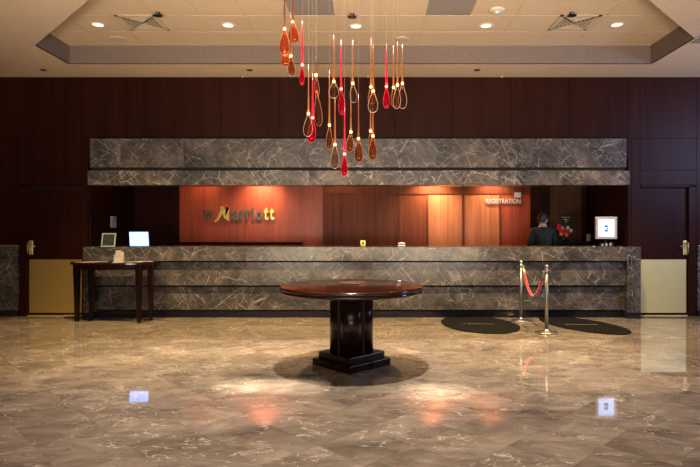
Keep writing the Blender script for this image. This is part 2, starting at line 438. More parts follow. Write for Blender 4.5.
# doors
def door(n, x0, x1, hinge_right, xh):
    bm = BM()
    box(bm, x0, x1, YW+.035, YW+.075, .012, ZD-.012)
    d = struct(n, bm, 'wood')
    kp = BM(); zk = PZ(259.6, YW)
    box(kp, x0+.012, x1-.012, YW+.028, YW+.036, .05, zk); k = obj('kick_plate', kp, 'brass' if x0 < 0 else 'brass_pale', d)
    k['label'] = 'brass kick plate'
    h = BM()
    box(h, xh-.035, xh+.035, YW+.018, YW+.036, 1.02, 1.26)
    hp = obj('door_handle', h, 'brass_pale', d, .008); hp['label'] = 'brass lever handle on a tall plate'
    h = BM(); s = 1 if xh < (x0+x1)/2 else -1
    tube(h, [(xh, YW+.02, 1.17), (xh, YW-.03, 1.17), (xh+s*.03, YW-.045, 1.17), (xh+s*.11, YW-.045, 1.165)], .011, 8)
    box(h, xh-.02, xh+.02, YW+.005, YW+.02, 1.19, 1.24)
    tube(h, [(xh-s*.02, YW-.0, 1.05), (xh-s*.02, YW-.03, 1.06), (xh-s*.02, YW-.03, 1.22), (xh-s*.02, YW-.0, 1.23)], .008, 6)
    obj('lever', h, 'brass', hp)
    f = BM()     # frame
    if x0 < 0: box(f, x0-.12, x0-.006, YW-.02, YW+.05, 0, ZD+.04)
    else: box(f, x1+.006, x1+.13, YW-.02, YW+.05, 0, ZD+.04)
    box(f, x0-(.12 if x0 < 0 else 0), x1+(.13 if x0 > 0 else 0), YW-.02, YW+.05, ZD+.012, ZD+.045)
    obj('door_frame', f, 'wood', d, .004)
    g = BM(); box(g, x0, x1, YW+.04, YW+.06, ZD-.012, ZD+.012); box(g, x0-.006, x0, YW+.04, YW+.06, 0, ZD)
    box(g, x1, x1+.006, YW+.04, YW+.06, 0, ZD); obj('door_gap', g, 'groove', d)
    t = BM(); box(t, x0, x1, YW+.0, YW+.09, 0, .011); obj('threshold', t, 'brass_pale', d)
door('door_1', D0, D1, True, PX(30, YW))
door('door_2', E0, E1, False, PX(686, YW))

# ceiling
bm = BM()
box(bm, WL, WR, YT, YW+.1, ZS, ZS+.06)                 # rear soffit
box(bm, WL, XL, 3, YT, ZS, ZS+.06); box(bm, XR, WR, 3, YT, ZS, ZS+.06)
struct('ceiling', bm, 'soffit')
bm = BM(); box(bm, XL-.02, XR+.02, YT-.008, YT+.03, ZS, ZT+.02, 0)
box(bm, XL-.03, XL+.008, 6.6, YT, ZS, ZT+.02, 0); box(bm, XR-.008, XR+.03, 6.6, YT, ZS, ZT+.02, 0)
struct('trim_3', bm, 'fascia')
# ceiling tiles on a grid
TS = .594; gx0 = PX(417.4, YT)
bm = BM()
xs = sorted([XL, XR]+[gx0+k*TS for k in range(-12, 12) if XL < gx0+k*TS < XR])
ys = [YT-k*TS for k in range(0, 4)]
YF = ys[-1]
for i in range(len(xs)-1):
    for j in range(3):
        g_ = .006; cx = (xs[i]+xs[i+1])/2
        mi = 0
        # the two grey panels in the second-nearest row
        pa = PX(311, 7.25); pb = PX(450, 7.25)
        if j == 2 and (abs(cx-PX(311, 7.0)) < TS/2 or abs(cx-PX(451, 7.0)) < TS/2): mi = 1
        box(bm, xs[i]+g_, xs[i+1]-g_, ys[j+1]+g_, ys[j]-g_, ZT, ZT+.03, mi)
box(bm, XL, XR, YF, YT, ZT+.004, ZT+.05, 2)
struct('ceiling_tray', bm, ['tile', 'panel_grey', 'grid'])
bm = BM(); box(bm, WL, WR, -6, YF+.1, 11.12, 11.25); struct('ceiling_high', bm, 'soffit')
bm = BM(); box(bm, WL, WR, YF, YF+.1, ZT+.05, 11.12); struct('wall_upper', bm, 'soffit')
# textured bulkheads at 45 degrees
zk = ZS-.012
l1 = ((0-VX)/F*9.0, 9.0)
bm = BM(); prism(bm, [(WL, YW-.02 if False else YW), (l1[0]-.18, YW), (-3.12, 6.095), (-2.2, 5.18), (-2.2, 0), (WL, 0)], zk, zk+.9)
struct('ceiling_left', bm, 'textured')
bm = BM(); prism(bm, [(XR, 7.31), (3.09, 6.095), (2.2, 5.2), (2.2, 0), (XR, 0)], zk, zk+.9)
struct('ceiling_right', bm, 'textured')

# ------------------------------------------------------------------ reception desk and header
Y1, Y2, Y3, Y4 = 8.87, 8.93, 8.98, 9.03
dx0, dx1 = PX(83, Y1), PX(641, Y1)
t = thing('reception_desk', 'long grey veined marble reception desk with stepped front and black base', 'reception desk', ((dx0+dx1)/2, Y1, 0))
c0 = t.location.copy()
def dpart(name, boxes, mat, bev=.004):
    bm = BM()
    for b in boxes: box(bm, b[0]-c0.x, b[1]-c0.x, b[2]-c0.y, b[3]-c0.y, b[4], b[5])
    return obj(name, bm, mat, t, bev)
zc = PZ(247, Y1)
bxr = NX1-.012
inx0 = dx0+.16; inx1 = PX(627, Y1)
dpart('countertop_band', [(dx0, dx1, Y1, YW-.006, PZ(261, Y1), zc), (dx0, bxr, YW-.006, 9.589, zc-.05, zc)], 'marble')
dpart('middle_band', [(inx0, inx1, Y2, YW-.02, PZ(285.5, Y2), PZ(262, Y2)-.002)], 'marble')
dpart('lower_band', [(inx0, inx1, Y3, YW-.02, PZ(310, Y3), PZ(286.8, Y3))], 'marble')
dpart('base', [(inx0, inx1, Y4, YW-.02, 0, PZ(311, Y4))], 'black_stone')['label'] = 'black stone plinth'
dpart('core', [(inx0, inx1, Y4+.02, YW-.03, .1, zc-.06)], 'groove')
for a, b_ in ((inx1, dx1), (dx0, inx0)):
    dpart('end_pier', [(a, b_, Y1+.004, YW-.006, .10, PZ(261.3, Y1)-.001)], 'marble')
    dpart('pier_base', [(a, b_, Y1+.02, YW-.006, 0, .10)], 'black_stone')
dpart('back_panel', [(dx0, bxr, 9.55, 9.58, 0, zc-.05)], 'wood')
dpart('edge_glint', [(dx0+.9, bxr-.3, 9.59, 9.625, zc-.03, zc+.0005)], 'brass', 0)['label'] = 'thin gold strip standing in for the lit counter edge'  # gold strip drawn in for the light along the counter's back edge

YH = 8.87
t = thing('header', 'long grey marble header of two bands above the reception recess', 'header', (PX(358, YH), YH, PZ(185, YH)))
c0 = t.location.copy()
def hpart(name, p0, p1, y0, y1, ya, yb, mat):
    bm = BM(); box(bm, PX(p0, ya)-c0.x, PX(p1, ya)-c0.x, ya-c0.y, yb-c0.y, PZ(y1, ya)-c0.z, PZ(y0, ya)-c0.z)
    return obj(name, bm, mat, t, .004)
hpart('upper_band', 90, 626.5, 138.5, 167.5, YH+.04, YW-.004, 'marble')
hpart('shadow_gap', 91, 625, 167.3, 170.7, YH+.10, YW-.004, 'groove')
hpart('lower_band', 87.5, 630, 170.5, 185, YH, YW-.004, 'marble')

# lights of the recess: small wall washers by the back wall
def washer(px, e, col, lab, dy=.30):
    X = PX(px, YN-.1)
    t = thing('wall_washer', lab, 'light', (X, YN-dy, ZN), 0, 'recessed wall washers over the reception recess')
    bm = BM(); lathe(bm, [(.06, -.03), (.06, 0), (.045, -.001), (.045, -.03)], 20); obj('trim_ring', bm, 'white', t)
    bm = BM(); lathe(bm, [(.042, -.006), (.042, -.003)], 20); obj('lamp_disc', bm, 'lamp_dim', t)
    s = spot('washer_light', (X, YN-dy, ZN-.035), (X, YN-.02, 1.3), e, col, 125, 1, .04); return t
washer(262, 210, (1, .90, .80), 'recessed wall washer lighting the red wood beside the gold letters')
washer(205, 26, (1, .78, .56), 'recessed wall washer above the letters, left end of the sign')
washer(340, 18, AMB, 'recessed wall washer above the brown panel right of the red sign board')
washer(432, 340, (1, .80, .56), 'recessed wall washer over the middle panels, brightest of the row')
washer(492, 150, (1, .80, .56), 'recessed wall washer above the small silver letters')

# sign
t = thing('wall_sign', 'gold letters reading Marriott, some in a dark reflection tone, on the red wood wall', 'sign', (PX(240, YN), YN-.03, zr(214)))
c0 = t.location.copy(); ys_ = YN-.055
def sign(name, bm, mat):
    bmesh.ops.translate(bm, verts=bm.verts, vec=-c0); return obj(name, bm, mat, t)
def strokes(pp, wd, d0, d1):
    b = BM()
    for k in range(len(pp)-1):
        (xa, ya, wa), (xb, yb, wb) = pp[k], pp[k+1]
        A = Vector((PX(xa, YN), zr(ya))); B = Vector((PX(xb, YN), zr(yb)))
        n = Vector((-(B-A).y, (B-A).x)).normalized()
        q = [A+n*wa*wd, B+n*wb*wd, B-n*wb*wd, A-n*wa*wd]
        lo = [b.verts.new((p.x, d0, p.y)) for p in q]; hi = [b.verts.new((p.x, d1, p.y)) for p in q]
        b.faces.new(lo); b.faces.new(hi[::-1])
        for i in range(4): b.faces.new((lo[i], lo[(i+1) % 4], hi[(i+1) % 4], hi[i]))
    return b
sign('letter', strokes([(215, 221.6, .5), (218, 220, 1), (220.5, 216, 1.2), (223.3, 207.2, 1.4)], .023, ys_, YN-.03), 'gold')
sign('letter', strokes([(221, 207.5, 1.0), (223, 208.5, 1.6), (226.3, 217, 1.4), (227, 219, 1)], .023, ys_-.002, YN-.03), 'gold')
sign('letter', strokes([(225, 217.5, .8), (228.6, 207.2, 1.5), (227.6, 214, 1.4), (228.4, 219.6, 1.4), (230, 220.3, .5)], .023, ys_-.004, YN-.03), 'gold')
for ch, a, b, y0, y1, m in (('a', 233, 240, 210.5, 220, 'gold_dark'), ('r', 241.5, 246, 210, 220, 'gold_dark'),
                            ('r', 247, 251.5, 210, 220, 'gold_dark'), ('i', 252.6, 254.6, 207.5, 220, 'gold_dark'),
                            ('o', 256.2, 263, 210.5, 220, 'gold_dark'), ('t', 264.3, 269, 207.5, 220, 'gold'), ('t', 270, 274.7, 207.5, 220, 'gold')):
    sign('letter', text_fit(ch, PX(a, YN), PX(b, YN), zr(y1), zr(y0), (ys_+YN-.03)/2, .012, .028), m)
sign('letter', text_fit('w', PX(204, YN), PX(213, YN), zr(220), zr(210.5), (ys_+YN-.03)/2, .012, .03, -.2), 'gold_dark')

t = thing('wall_sign', 'small silver letters on the lit panels above the counter', 'sign', (PX(503, YN), YN-.03, zr(201)))
c0 = t.location.copy()
b = BM(); box(b, PX(514, YN), PX(520.5, YN), YN-.034, YN-.03, zr(197.6), zr(192.6))
sign('plate', b, 'silver')
sign('letter', text_fit('REGISTRATION', PX(485.5, YN), PX(520, YN), zr(203.6), zr(198.8), YN-.04, .006, .01), 'silver')

# long shelf below the sign
t = thing('wall_shelf', 'thin dark shelf running below the gold letters', 'shelf', (PX(240, 10.8), YN-.03, PZ(243, 10.8)))
b = BM(); xs_ = (PX(302, 10.8)-PX(178, 10.8))/2
box(b, -xs_, xs_, -.22, 0, -.02, .02); obj('shelf_board', b, 'wood', t, .003)
for k in (-.7, 0, .7):
    b = BM(); prism(b, [(-.21, -.02), (0, -.02), (0, -.16)], -.012, .012)
    for v in b.verts: v.co = Vector((v.co.z+k*xs_, v.co.x, v.co.y))
    obj('bracket', b, 'wood', t)

# ------------------------------------------------------------------ round table
TY = 5.84; TX = PX(351.5, TY); ZTOP = .847
t = thing('round_table', 'large round dark mahogany pedestal table standing alone on the floor', 'table', (TX, TY, 0))
RT = .758
b = BM(); lathe(b, [(0, ZTOP), (RT-.03, ZTOP), (RT-.008, ZTOP-.004), (RT, ZTOP-.016), (RT, ZTOP-.03), (RT-.012, ZTOP-.036), (RT-.012, ZTOP-.044), (RT-.004, ZTOP-.05), (RT-.01, ZTOP-.068), (RT-.05, ZTOP-.08), (0, ZTOP-.08)], 96)
obj('tabletop', b, 'table', t)
b = BM(); lathe(b, [(RT-.0105, ZTOP-.044), (RT-.0105, ZTOP-.036), (RT-.002, ZTOP-.038), (RT-.002, ZTOP-.042), (RT-.0105, ZTOP-.044)], 96); o = obj('rim_inlay', b, 'table_leg', t)
b = BM(); box(b, -.14, .14, -.14, .14, .14, ZTOP-.08); obj('core', b, 'groove', t)  # core coloured black: shade between the pillars put into its colour
dirs = ((0, -1), (1, 0), (0, 1), (-1, 0))
for dx, dy in dirs:
    b = BM(); prof = [(.122, .15), (.122, ZTOP-.081)]
    lathe(b, prof, 32, (dx*.108, dy*.108, 0)); pl = obj('pillar', b, 'table_leg', t)
def cross(off, hd, z0, z1):
    b = BM()
    k = hd  # arms made of squares turned by 45 degrees, merged outline
    for dx, dy in dirs:
        cx, cy = dx*off, dy*off
        prism(b, [(cx+k, cy), (cx, cy+k), (cx-k, cy), (cx, cy-k)], z0, z1)
    box(b, -off*.6, off*.6, -off*.6, off*.6, z0, z1-.001)
    return b
obj('plinth', cross(.18, .235, 0, .075), 'table_leg', t, .004)
obj('plinth_step', cross(.165, .185, .075, .145), 'table_leg', t, .004)
for nm, lab, x, y in (('coaster', 'thin brass disc lying at the middle of the round table', .05, -.02),):
    b = BM(); lathe(b, [(.16, 0), (.16, .004), (.0, .004)], 32)
    o = obj('centre_plate', b, 'wood_col', None, loc=(TX+.0+PX(352, TY)-TX, TY+.25, ZTOP+.0005)); tag(o, 'flat dull metal plate lying on the round table', 'plate')
b = BM(); lathe(b, [(.02, 0), (.02, .012), (0, .014)], 12)
o = obj('small_cap', b, 'white', None, loc=(PX(399.5, 6.2), 6.2, ZTOP+.0005)); tag(o, 'tiny white cap near the back right rim of the round table', 'cap')

# ------------------------------------------------------------------ console table, left
CY = 8.84
cx0, cx1 = PX(69, 8.72), PX(157, 8.72)
CX = (cx0+cx1)/2; CW = (cx1-cx0)/2
ZC = PZ(262.5, 8.6)
t = thing('console_table', 'half-round dark wood console table in front of the desk, left end', 'table', (CX, CY, 0))
def demi(w_, d_, n=40, p=2.4):
    pts = []
    for k in range(n+1):
        a = math.pi*k/n; c, s = math.cos(a), math.sin(a)
        pts.append((w_*math.copysign(abs(c)**(2/p), c), -d_*abs(s)**(2/p)))
    return pts
b = BM(); prism(b, demi(CW, .40), ZC-.035, ZC); obj('tabletop', b, 'table', t, .006)
b = BM(); prism(b, demi(CW-.06, .36), ZC-.11, ZC-.035); obj('apron', b, 'wood', t)
for px, yy in ((77, 8.66), (91.5, 8.79), (139, 8.52), (151, 8.72)):
    X = PX(px, yy)-CX; Yy = yy-CY
    b = BM()
    for (z0, z1, r0, r1) in ((0, ZC-.11, .026, .043), (ZC-.11, ZC-.036, .043, .043)):
        lo = [b.verts.new((X+sx_*r0, Yy+sy_*r0, z0)) for sx_, sy_ in ((-1,-1),(1,-1),(1,1),(-1,1))]
        hi = [b.verts.new((X+sx_*r1, Yy+sy_*r1, z1)) for sx_, sy_ in ((-1,-1),(1,-1),(1,1),(-1,1))]
        b.faces.new(lo[::-1]); b.faces.new(hi)
        for i in range(4): b.faces.new((lo[i], lo[(i+1) % 4], hi[(i+1) % 4], hi[i]))
    obj('leg', b, 'table_leg', t, .003)
# things on the console
t = thing('brochure_holder', 'small upright brochure holder with leaflets on the console table', 'brochure holder', (PX(119, 8.6), 8.60, ZC))
b = BM(); box(b, -.08, .08, -.05, .06, 0, .012); box(b, -.07, -.064, -.02, .03, .012, .12); box(b, .064, .07, -.02, .03, .012, .12); box(b, -.07, .07, -.025, -.02, .012, .07)
obj('holder', b, 'offwhite', t)
for k, (dx, h, r) in enumerate(((-.015, .19, .1), (.018, .165, -.16))):
    b = BM(); box(b, dx-.045, dx+.045, k*.012-.01, k*.012-.004, .012, h)
    o = obj('leaflet', b, ['paper', 'offwhite'][k], t); o.rotation_euler = (R(-8), 0, 0)
def sheets(name, lab, px, w_, n, seed, Y=8.62, cat='brochures'):
    rr = random.Random(seed); t = thing(name, lab, cat, (PX(px, Y), Y, ZC))
    for k in range(n):
        b = BM(); box(b, -.1, .1, -.045, .045, 0, .003)
        o = obj('leaflet', b, ['paper', 'offwhite'][k % 2], t, loc=((k-(n-1)/2)*w_/n, rr.uniform(-.02, .02), .0005+.0035*k)); o.rotation_euler = (0, 0, rr.uniform(-.25, .25))
sheets('leaflet_spread', 'fan of printed leaflets lying on the console table, left side', 92, .38, 4, 1, 8.64)
sheets('leaflet_spread', 'fan of pale leaflets lying on the console table, right side', 139, .30, 4, 2, 8.70)

# ------------------------------------------------------------------ things on the counter
ZCT = zc
YY = 9.05
t = thing('picture_frame', 'small silver framed dark picture on the left end of the desk', 'picture frame', (PX(108, YY), YY, ZCT))
w2 = 7/F*YY; hh = 13.5/F*YY
b = BM(); th = .018
for q in ((-w2, w2, 0, th), (-w2, w2, hh-th, hh), (-w2, -w2+th, th, hh-th), (w2-th, w2, th, hh-th)): box(b, q[0], q[1], -.01, .01, q[2], q[3])
for v in b.verts: v.co.y += v.co.z*.22
obj('frame', b, 'silver', t)
b = BM(); box(b, -w2+th, w2-th, -.004, .004, th, hh-th)
for v in b.verts: v.co.y += v.co.z*.22
obj('picture', b, 'photo', t)
b = BM(); box(b, -.02, .02, .08, .09, 0, hh*.6)
for v in b.verts: v.co.y += (hh*.6-v.co.z)*.25
obj('easel_leg', b, 'black', t)

t = thing('laptop', 'open black laptop with glowing pale blue screen on the desk', 'laptop', (PX(139.5, YY), YY, ZCT))
w2 = 10.2/F*YY; hh = 15.5/F*YY
b = BM(); box(b, -w2, w2, 0, .012, 0, hh)
for v in b.verts: v.co.y += v.co.z*.2; v.co.x -= .035*(v.co.z/hh)
obj('lid', b, 'black', t, .003)
b = BM(); box(b, -w2+.014, w2-.014, -.003, 0, .016, hh-.014)
for v in b.verts: v.co.y += v.co.z*.2-.001; v.co.x -= .035*(v.co.z/hh)
sc_ = obj('screen', b, 'screen_l', t); sc_['label'] = 'lit pale blue screen'
b = BM()
for k, (a, c_) in enumerate(((.3, .8), (.15, .7), (.2, .85), (.3, .6))):
    z = hh*(.78-.13*k); box(b, -w2+.014+2*w2*a*.9, -w2+.014+2*w2*c_*.9, -.005, -.004, z, z+.006)
for v in b.verts: v.co.y += v.co.z*.2-.001; v.co.x -= .035*(v.co.z/hh)
obj('screen_text', b, 'scr_grey', sc_)
b = BM(); box(b, -w2, w2, -.16, 0, 0, .006); obj('keyboard', b, 'black', t, .002)

t = thing('display_monitor', 'silver framed upright screen with a small blue logo on the desk', 'monitor', (PX(606, YY), YY, ZCT))
w2 = 10.4/F*YY; z0 = PZ(239, YY)-ZCT; z1 = PZ(216.7, YY)-ZCT; th = .042
b = BM()
for q in ((-w2, w2, z0, z0+th), (-w2, w2, z1-th, z1), (-w2, -w2+th, z0+th, z1-th), (w2-th, w2, z0+th, z1-th)): box(b, q[0], q[1], -.02, .02, q[2], q[3])
box(b, -w2+.01, w2-.01, .0, .02, z0+.01, z1-.01)
obj('frame', b, 'silver', t, .005)
b = BM(); box(b, -w2+th, w2-th, -.006, -.001, z0+th, z1-th); sc_ = obj('screen', b, 'screen', t); sc_['label'] = 'lit white screen'
b = BM(); zc_ = (z0+z1)/2-.01; box(b, -.03, .03, -.009, -.007, zc_-.055, zc_+.055)
lg = obj('logo', b, 'scr_blue', sc_); lg['label'] = 'blue logo'
b = BM(); box(b, -.018, .018, -.011, -.0095, zc_+.01, zc_+.02); box(b, -.018, .018, -.011, -.0095, zc_-.02, zc_-.01); box(b, -.018, -.008, -.011, -.0095, zc_-.02, zc_+.02)
obj('logo_mark', b, 'screen', lg)
b = BM(); lathe(b, [(.1, 0), (.1, .012), (.03, .02), (.022, .03), (.022, z0+.02)], 24, (0, .03, 0)); obj('stand', b, 'black', t)
# card rack with dark script in front of the monitor
t = thing('card_rack', 'low dark rack of cards below the silver framed screen', 'rack', (PX(606, 8.95), 8.95, ZCT))
b = BM(); box(b, -.12, .12, -.03, .02, 0, .015); obj('tray', b, 'black', t)
rr = random.Random(4)
for k in range(7):
    b = BM(); x = -.105+k*.033; h = .05+rr.random()*.035; box(b, x, x+.024, -.006, 0, .015, h)
    obj('card', b, 'silver' if k % 2 else 'black', t)
b = BM(); lathe(b, [(.03, 0), (.03, .004), (.012, .006), (.01, .02), (0, .024)], 16); o = obj('service_bell', b, 'chrome', None, loc=(PX(594, 8.93), 8.93, ZCT)); tag(o, 'small low bell beside the card rack', 'bell')
# brass box and white cup
t = thing('card_holder', 'small square brass card holder on the counter behind the round table', 'card holder', (PX(363, 9.3), 9.3, ZCT))
b = BM(); w2 = .042; box(b, -w2, w2, -.01, .012, 0, .012); box(b, -w2, w2, -.004, .002, .012, .10); obj('back_plate', b, 'brass', t)
b = BM(); box(b, -.018, .018, -.006, -.004, .035, .07); obj('card', b, 'black', t)
t = thing('telephone', 'small white telephone on the counter right of the brass card holder', 'telephone', (PX(401.5, 9.15), 9.15, ZCT))
b = BM(); box(b, -.06, .06, -.06, .06, 0, .03); obj('base', b, 'white', t, .01)
b = BM(); tube(b, [(-.05, 0, .04), (-.04, 0, .058), (.04, 0, .058), (.05, 0, .04)], [.016, .011, .011, .016], 10); obj('handset', b, 'white', t)

# outlet and switch on the side walls of the recess
Yo = 10.08
t = thing('wall_plate', 'white thermostat plate on the dark wall above the framed picture', 'thermostat', (NX0, Yo, PZ(222, Yo)))
b = BM(); box(b, 0, .02, -.1, .1, -.105, .105); obj('plate', b, 'offwhite', t, .006)
b = BM(); box(b, .02, .025, -.05, .05, .02, .07); obj('display', b, 'silver', t)
t = thing('light_switch', 'small pale switch plate on the dark wall left of the silver screen', 'switch', (NX1, 10.85, PZ(237.5, 10.85)))
b = BM(); box(b, -.012, 0, -.09, .09, -.07, .07); obj('plate', b, 'offwhite', t, .004)
b = BM(); box(b, -.02, -.012, -.02, .02, -.02, .02); obj('rocker', b, 'white', t)

# plaque, back counter, flowers
t = thing('wall_plaque', 'small black plaque with gold lettering on the wall above the flowers', 'plaque', (PX(564.5, YN), YN-.07, zr(222)))
w2 = 7/F*YN
b = BM(); box(b, -w2, w2, -.015, 0, zr(230)-zr(222), zr(214.5)-zr(222)); obj('board', b, 'black', t, .003)
b = BM()
for k, (a, h_) in enumerate(((.085, .045), (.05, .02), (.03, -.01))):
    box(b, -a, a, -.019, -.015, .05+h_-.012-.02*k, .05+h_+.002-.02*k)
lathe(b, [(.02, .016), (.02, .02), (0, .02)], 12, (0, 0, .045), axis='Y')
obj('lettering', b, 'gold', t)
t = thing('back_counter', 'low dark back counter under the flowers against the recess wall', 'counter', (PX(566, 10.6), 10.7, 0))
zbk = PZ(242, 10.5)
b = BM(); box(b, -.27, .42, -.2, .2, zbk-.05, zbk); obj('worktop', b, 'black', t, .004)
b = BM(); box(b, -.25, .4, -.18, .19, 0, zbk-.05); obj('cabinet', b, 'wood', t, .004)
for k in (-.24, .08):
    b = BM(); box(b, k, k+.31, -.195, -.18, .08, zbk-.08); dd = obj('door', b, 'wood', t, .003)
    b = BM(); tube(b, [(k+.26, -.195, .7), (k+.26, -.22, .7), (k+.26, -.22, .82), (k+.26, -.195, .82)], .006, 6); obj('handle', b, 'brass', dd)
FYY = 10.62
t = thing('flower_arrangement', 'red, pink and green flowers in a dark vase behind the desk', 'flowers', (PX(564, FYY), FYY, zbk))
b = BM(); lathe(b, [(.05, 0), (.07, .03), (.06, .08), (.035, .12), (.045, .14), (.036, .14), (.028, .12), (0, .1)], 20); obj('vase', b, 'vase', t)
def leafmesh(seed, n):
    rr = random.Random(seed); b = BM()
    for k in range(n):
        a = rr.uniform(0, 6.28); L = rr.uniform(.06, .11); el = rr.uniform(.1, 1.3)
        base = Vector((rr.uniform(-.07, .1), rr.uniform(-.06, .06), rr.uniform(.14, .26)))
        d = Vector((math.cos(a)*math.cos(el), math.sin(a)*math.cos(el), math.sin(el))); s_ = d.orthogonal().normalized()
        n_ = d.cross(s_)*.004
        q = [base, base+d*L*.5+s_*L*.22, base+d*L, base+d*L*.5-s_*L*.22]
        u = [b.verts.new(p+n_) for p in q]; l_ = [b.verts.new(p-n_) for p in q]
        b.faces.new(u); b.faces.new(l_[::-1])
        for i in range(4): b.faces.new((u[i], l_[i], l_[(i+1) % 4], u[(i+1) % 4]))
    return b
obj('foliage', leafmesh(3, 60), 'leaf', t)
b = BM()
rr = random.Random(11)
blo = [(-.13, .26, 'petal_red'), (-.09, .21, 'petal_red'), (-.05, .26, 'petal_pink'), (-.03, .17, 'petal_red'), (-.08, .15, 'petal_pink'), (.0, .22, 'petal_red'),
       (.02, .13, 'petal_pink'), (.05, .27, 'petal_white'), (.04, .18, 'petal_red'), (.11, .22, 'petal_white'), (-.13, .31, 'petal_red')]
for x, z, m in blo: tube(b, [(0, 0, .1), (x*.5, -.03, z*.6+.03), (x, -.07, z)], .004, 5)
obj('stems', b, 'leaf', t)
for x, z, m in blo:
    b = BM(); y = -.08+rr.uniform(-.02, .02)
    for k in range(7):
        a = k*6.283/7; r_ = .022
        lathe(b, [(0, -.018), (.014, -.008), (.017, .006), (0, .02)], 6, (x+r_*math.cos(a), y, z+r_*math.sin(a)))
    lathe(b, [(0, -.02), (.018, -.008), (.018, .008), (0, .02)], 8, (x, y-.012, z))
    obj('blossom', b, m, t)

# ------------------------------------------------------------------ person behind the desk
def skinmesh(name, verts, edges, mat, parent, sub=2, root=0):
    me = bpy.data.meshes.new(name); me.from_pydata([v[:3] for v in verts], edges, []); me.update()
    o = bpy.data.objects.new(name, me); COL.objects.link(o); o.parent = parent; me.materials.append(M[mat])
    m = o.modifiers.new('skin', 'SKIN'); m.use_smooth_shade = True
    for i, v in enumerate(verts):
        r = v[3]; me.skin_vertices[0].data[i].radius = (r, r) if not isinstance(r, tuple) else r
        me.skin_vertices[0].data[i].use_root = (i == root)
    s_ = o.modifiers.new('sub', 'SUBSURF'); s_.levels = sub; s_.render_levels = sub
    return o
PYY = 10.15; PXX = PX(543, PYY); HT = PZ(212, PYY)
t = thing('person', 'person in a dark green suit standing behind the desk, back turned', 'person', (PXX, PYY, 0))
k = HT/1.75
# facing away (+Y), turned a little to the right
V = [(0, 0, .96, .10), (0, .0, 1.12, .085), (0, .01, 1.30, .10), (0, .01, 1.44, .06), (0, .015, 1.52, .05), (.005, .03, 1.585, .052),
     (-.16, .0, 1.40, .045), (-.22, .03, 1.15, .04), (-.17, .24, 1.09, .034), (-.14, .30, 1.08, .03),
     (.16, .0, 1.40, .045), (.23, .06, 1.16, .04), (.20, .28, 1.12, .034), (.19, .35, 1.12, .03),
     (-.10, 0, .88, .09), (-.11, .0, .5, .06), (-.11, -.02, .09, .04), (-.12, .10, .035, .032),
     (.10, 0, .88, .09), (.11, .0, .5, .06), (.11, -.02, .09, .04), (.12, .10, .035, .032)]
Eg = [(0,1),(1,2),(2,3),(3,4),(4,5),(3,6),(6,7),(7,8),(8,9),(3,10),(10,11),(11,12),(12,13),(0,14),(14,15),(15,16),(16,17),(0,18),(18,19),(19,20),(20,21)]
V = [tuple(c*k for c in v) for v in V]
for hand in (9, 13):      # five fingers on each hand
    hx, hy, hz, _ = V[hand]; s_ = -1 if hand == 9 else 1
    for f_, (ox, L) in enumerate(((-.03, .055), (-.011, .07), (.010, .072), (.029, .06), (-s_*.045, .03))):
        i = len(V); a = .02 if f_ < 4 else -.02
        V += [(hx+ox, hy+a+.03, hz, .0095), (hx+ox*1.15, hy+a+.03+L*.5, hz-.006, .0085), (hx+ox*1.2, hy+a+.03+L, hz-.03, .0075)]
        Eg += [(hand, i), (i, i+1), (i+1, i+2)]
body = skinmesh('body', V, Eg, 'skin', t)
# jacket
J = [(0, 0, .88, .165), (0, 0, 1.10, .150), (0, .0, 1.30, .170), (0, .0, 1.415, .115), (0, .005, 1.475, .068),
     (-.165, 0, 1.40, .085), (-.235, .02, 1.16, .065), (-.175, .23, 1.09, .048),
     (.165, 0, 1.40, .085), (.25, .05, 1.17, .065), (.20, .27, 1.12, .048)]
J = [(a*k, b_*k, c_*k, (tuple(q*k for q in r) if isinstance(r, tuple) else r*k)) for a, b_, c_, r in J]
skinmesh('jacket', J, [(0,1),(1,2),(2,3),(3,4),(3,5),(5,6),(6,7),(3,8),(8,9),(9,10)], 'suit', t)
Tr = [(0, 0, .95, .14), (-.10, 0, .86, .105), (-.11, 0, .5, .085), (-.11, -.01, .08, .075), (.10, 0, .86, .105), (.11, 0, .5, .085), (.11, -.01, .08, .075)]
Tr = [tuple(c*k for c in v) for v in Tr]
skinmesh('trousers', Tr, [(0,1),(1,2),(2,3),(0,4),(4,5),(5,6)], 'suit', t)
for s_ in (-1, 1):
    b = BM(); lathe(b, [(.05, 0), (.052, .03), (.045, .06), (.0, .075)], 16, (s_*.115*k, .05, 0), 1, 2.6); obj('shoe', b, 'black', t)
# head (its own rounded form, joined at the neck), turned to the right
def headmesh(scale, part):
    b = BM(); bmesh.ops.create_uvsphere(b, u_segments=32, v_segments=24, radius=1)
    for v in b.verts:
        x, y, z = v.co
        w_ = 1-.22*max(0, -z)**1.5; X = x*.076*w_; Yv = y*.097*(1-.10*max(0, -z)); Z = z*.118
        if part == 'head':
            if y > .8: Yv += .018*math.exp(-((z+.05)/.2)**2-(x/.2)**2)      # nose
            if y > .5: Yv += -.008*math.exp(-((z-.12)/.1)**2-((abs(x)-.35)/.2)**2)+.006*math.exp(-((z+.45)/.08)**2-(x/.3)**2)
        v.co = Vector((X, Yv, Z))*scale
    return b
hz = HT-.118*k
yaw = R(-62)
b = headmesh(k, 'head')
for sgn in (-1, 1):
    lathe(b, [(0, -.032), (.012, -.02), (.016, .0), (.017, .015), (0, .032)], 10, (sgn*.077*k, -.005, -.005), .5, 1.0)
h = obj('head', b, 'skin', t, loc=(.01, .03, hz-.01)); h.rotation_euler = (R(-12), 0, yaw)
for sgn in (-1, 1):
    b = BM(); lathe(b, [(0, -.012), (.012, 0), (0, .012)], 10, (sgn*.03, .088*k, .012)); obj('eye', b, 'white', h)
b = BM(); box(b, -.022, .022, .086*k, .094*k, -.056, -.049); obj('mouth', b, 'petal_pink', h)
b = headmesh(k*1.09, 'hair')
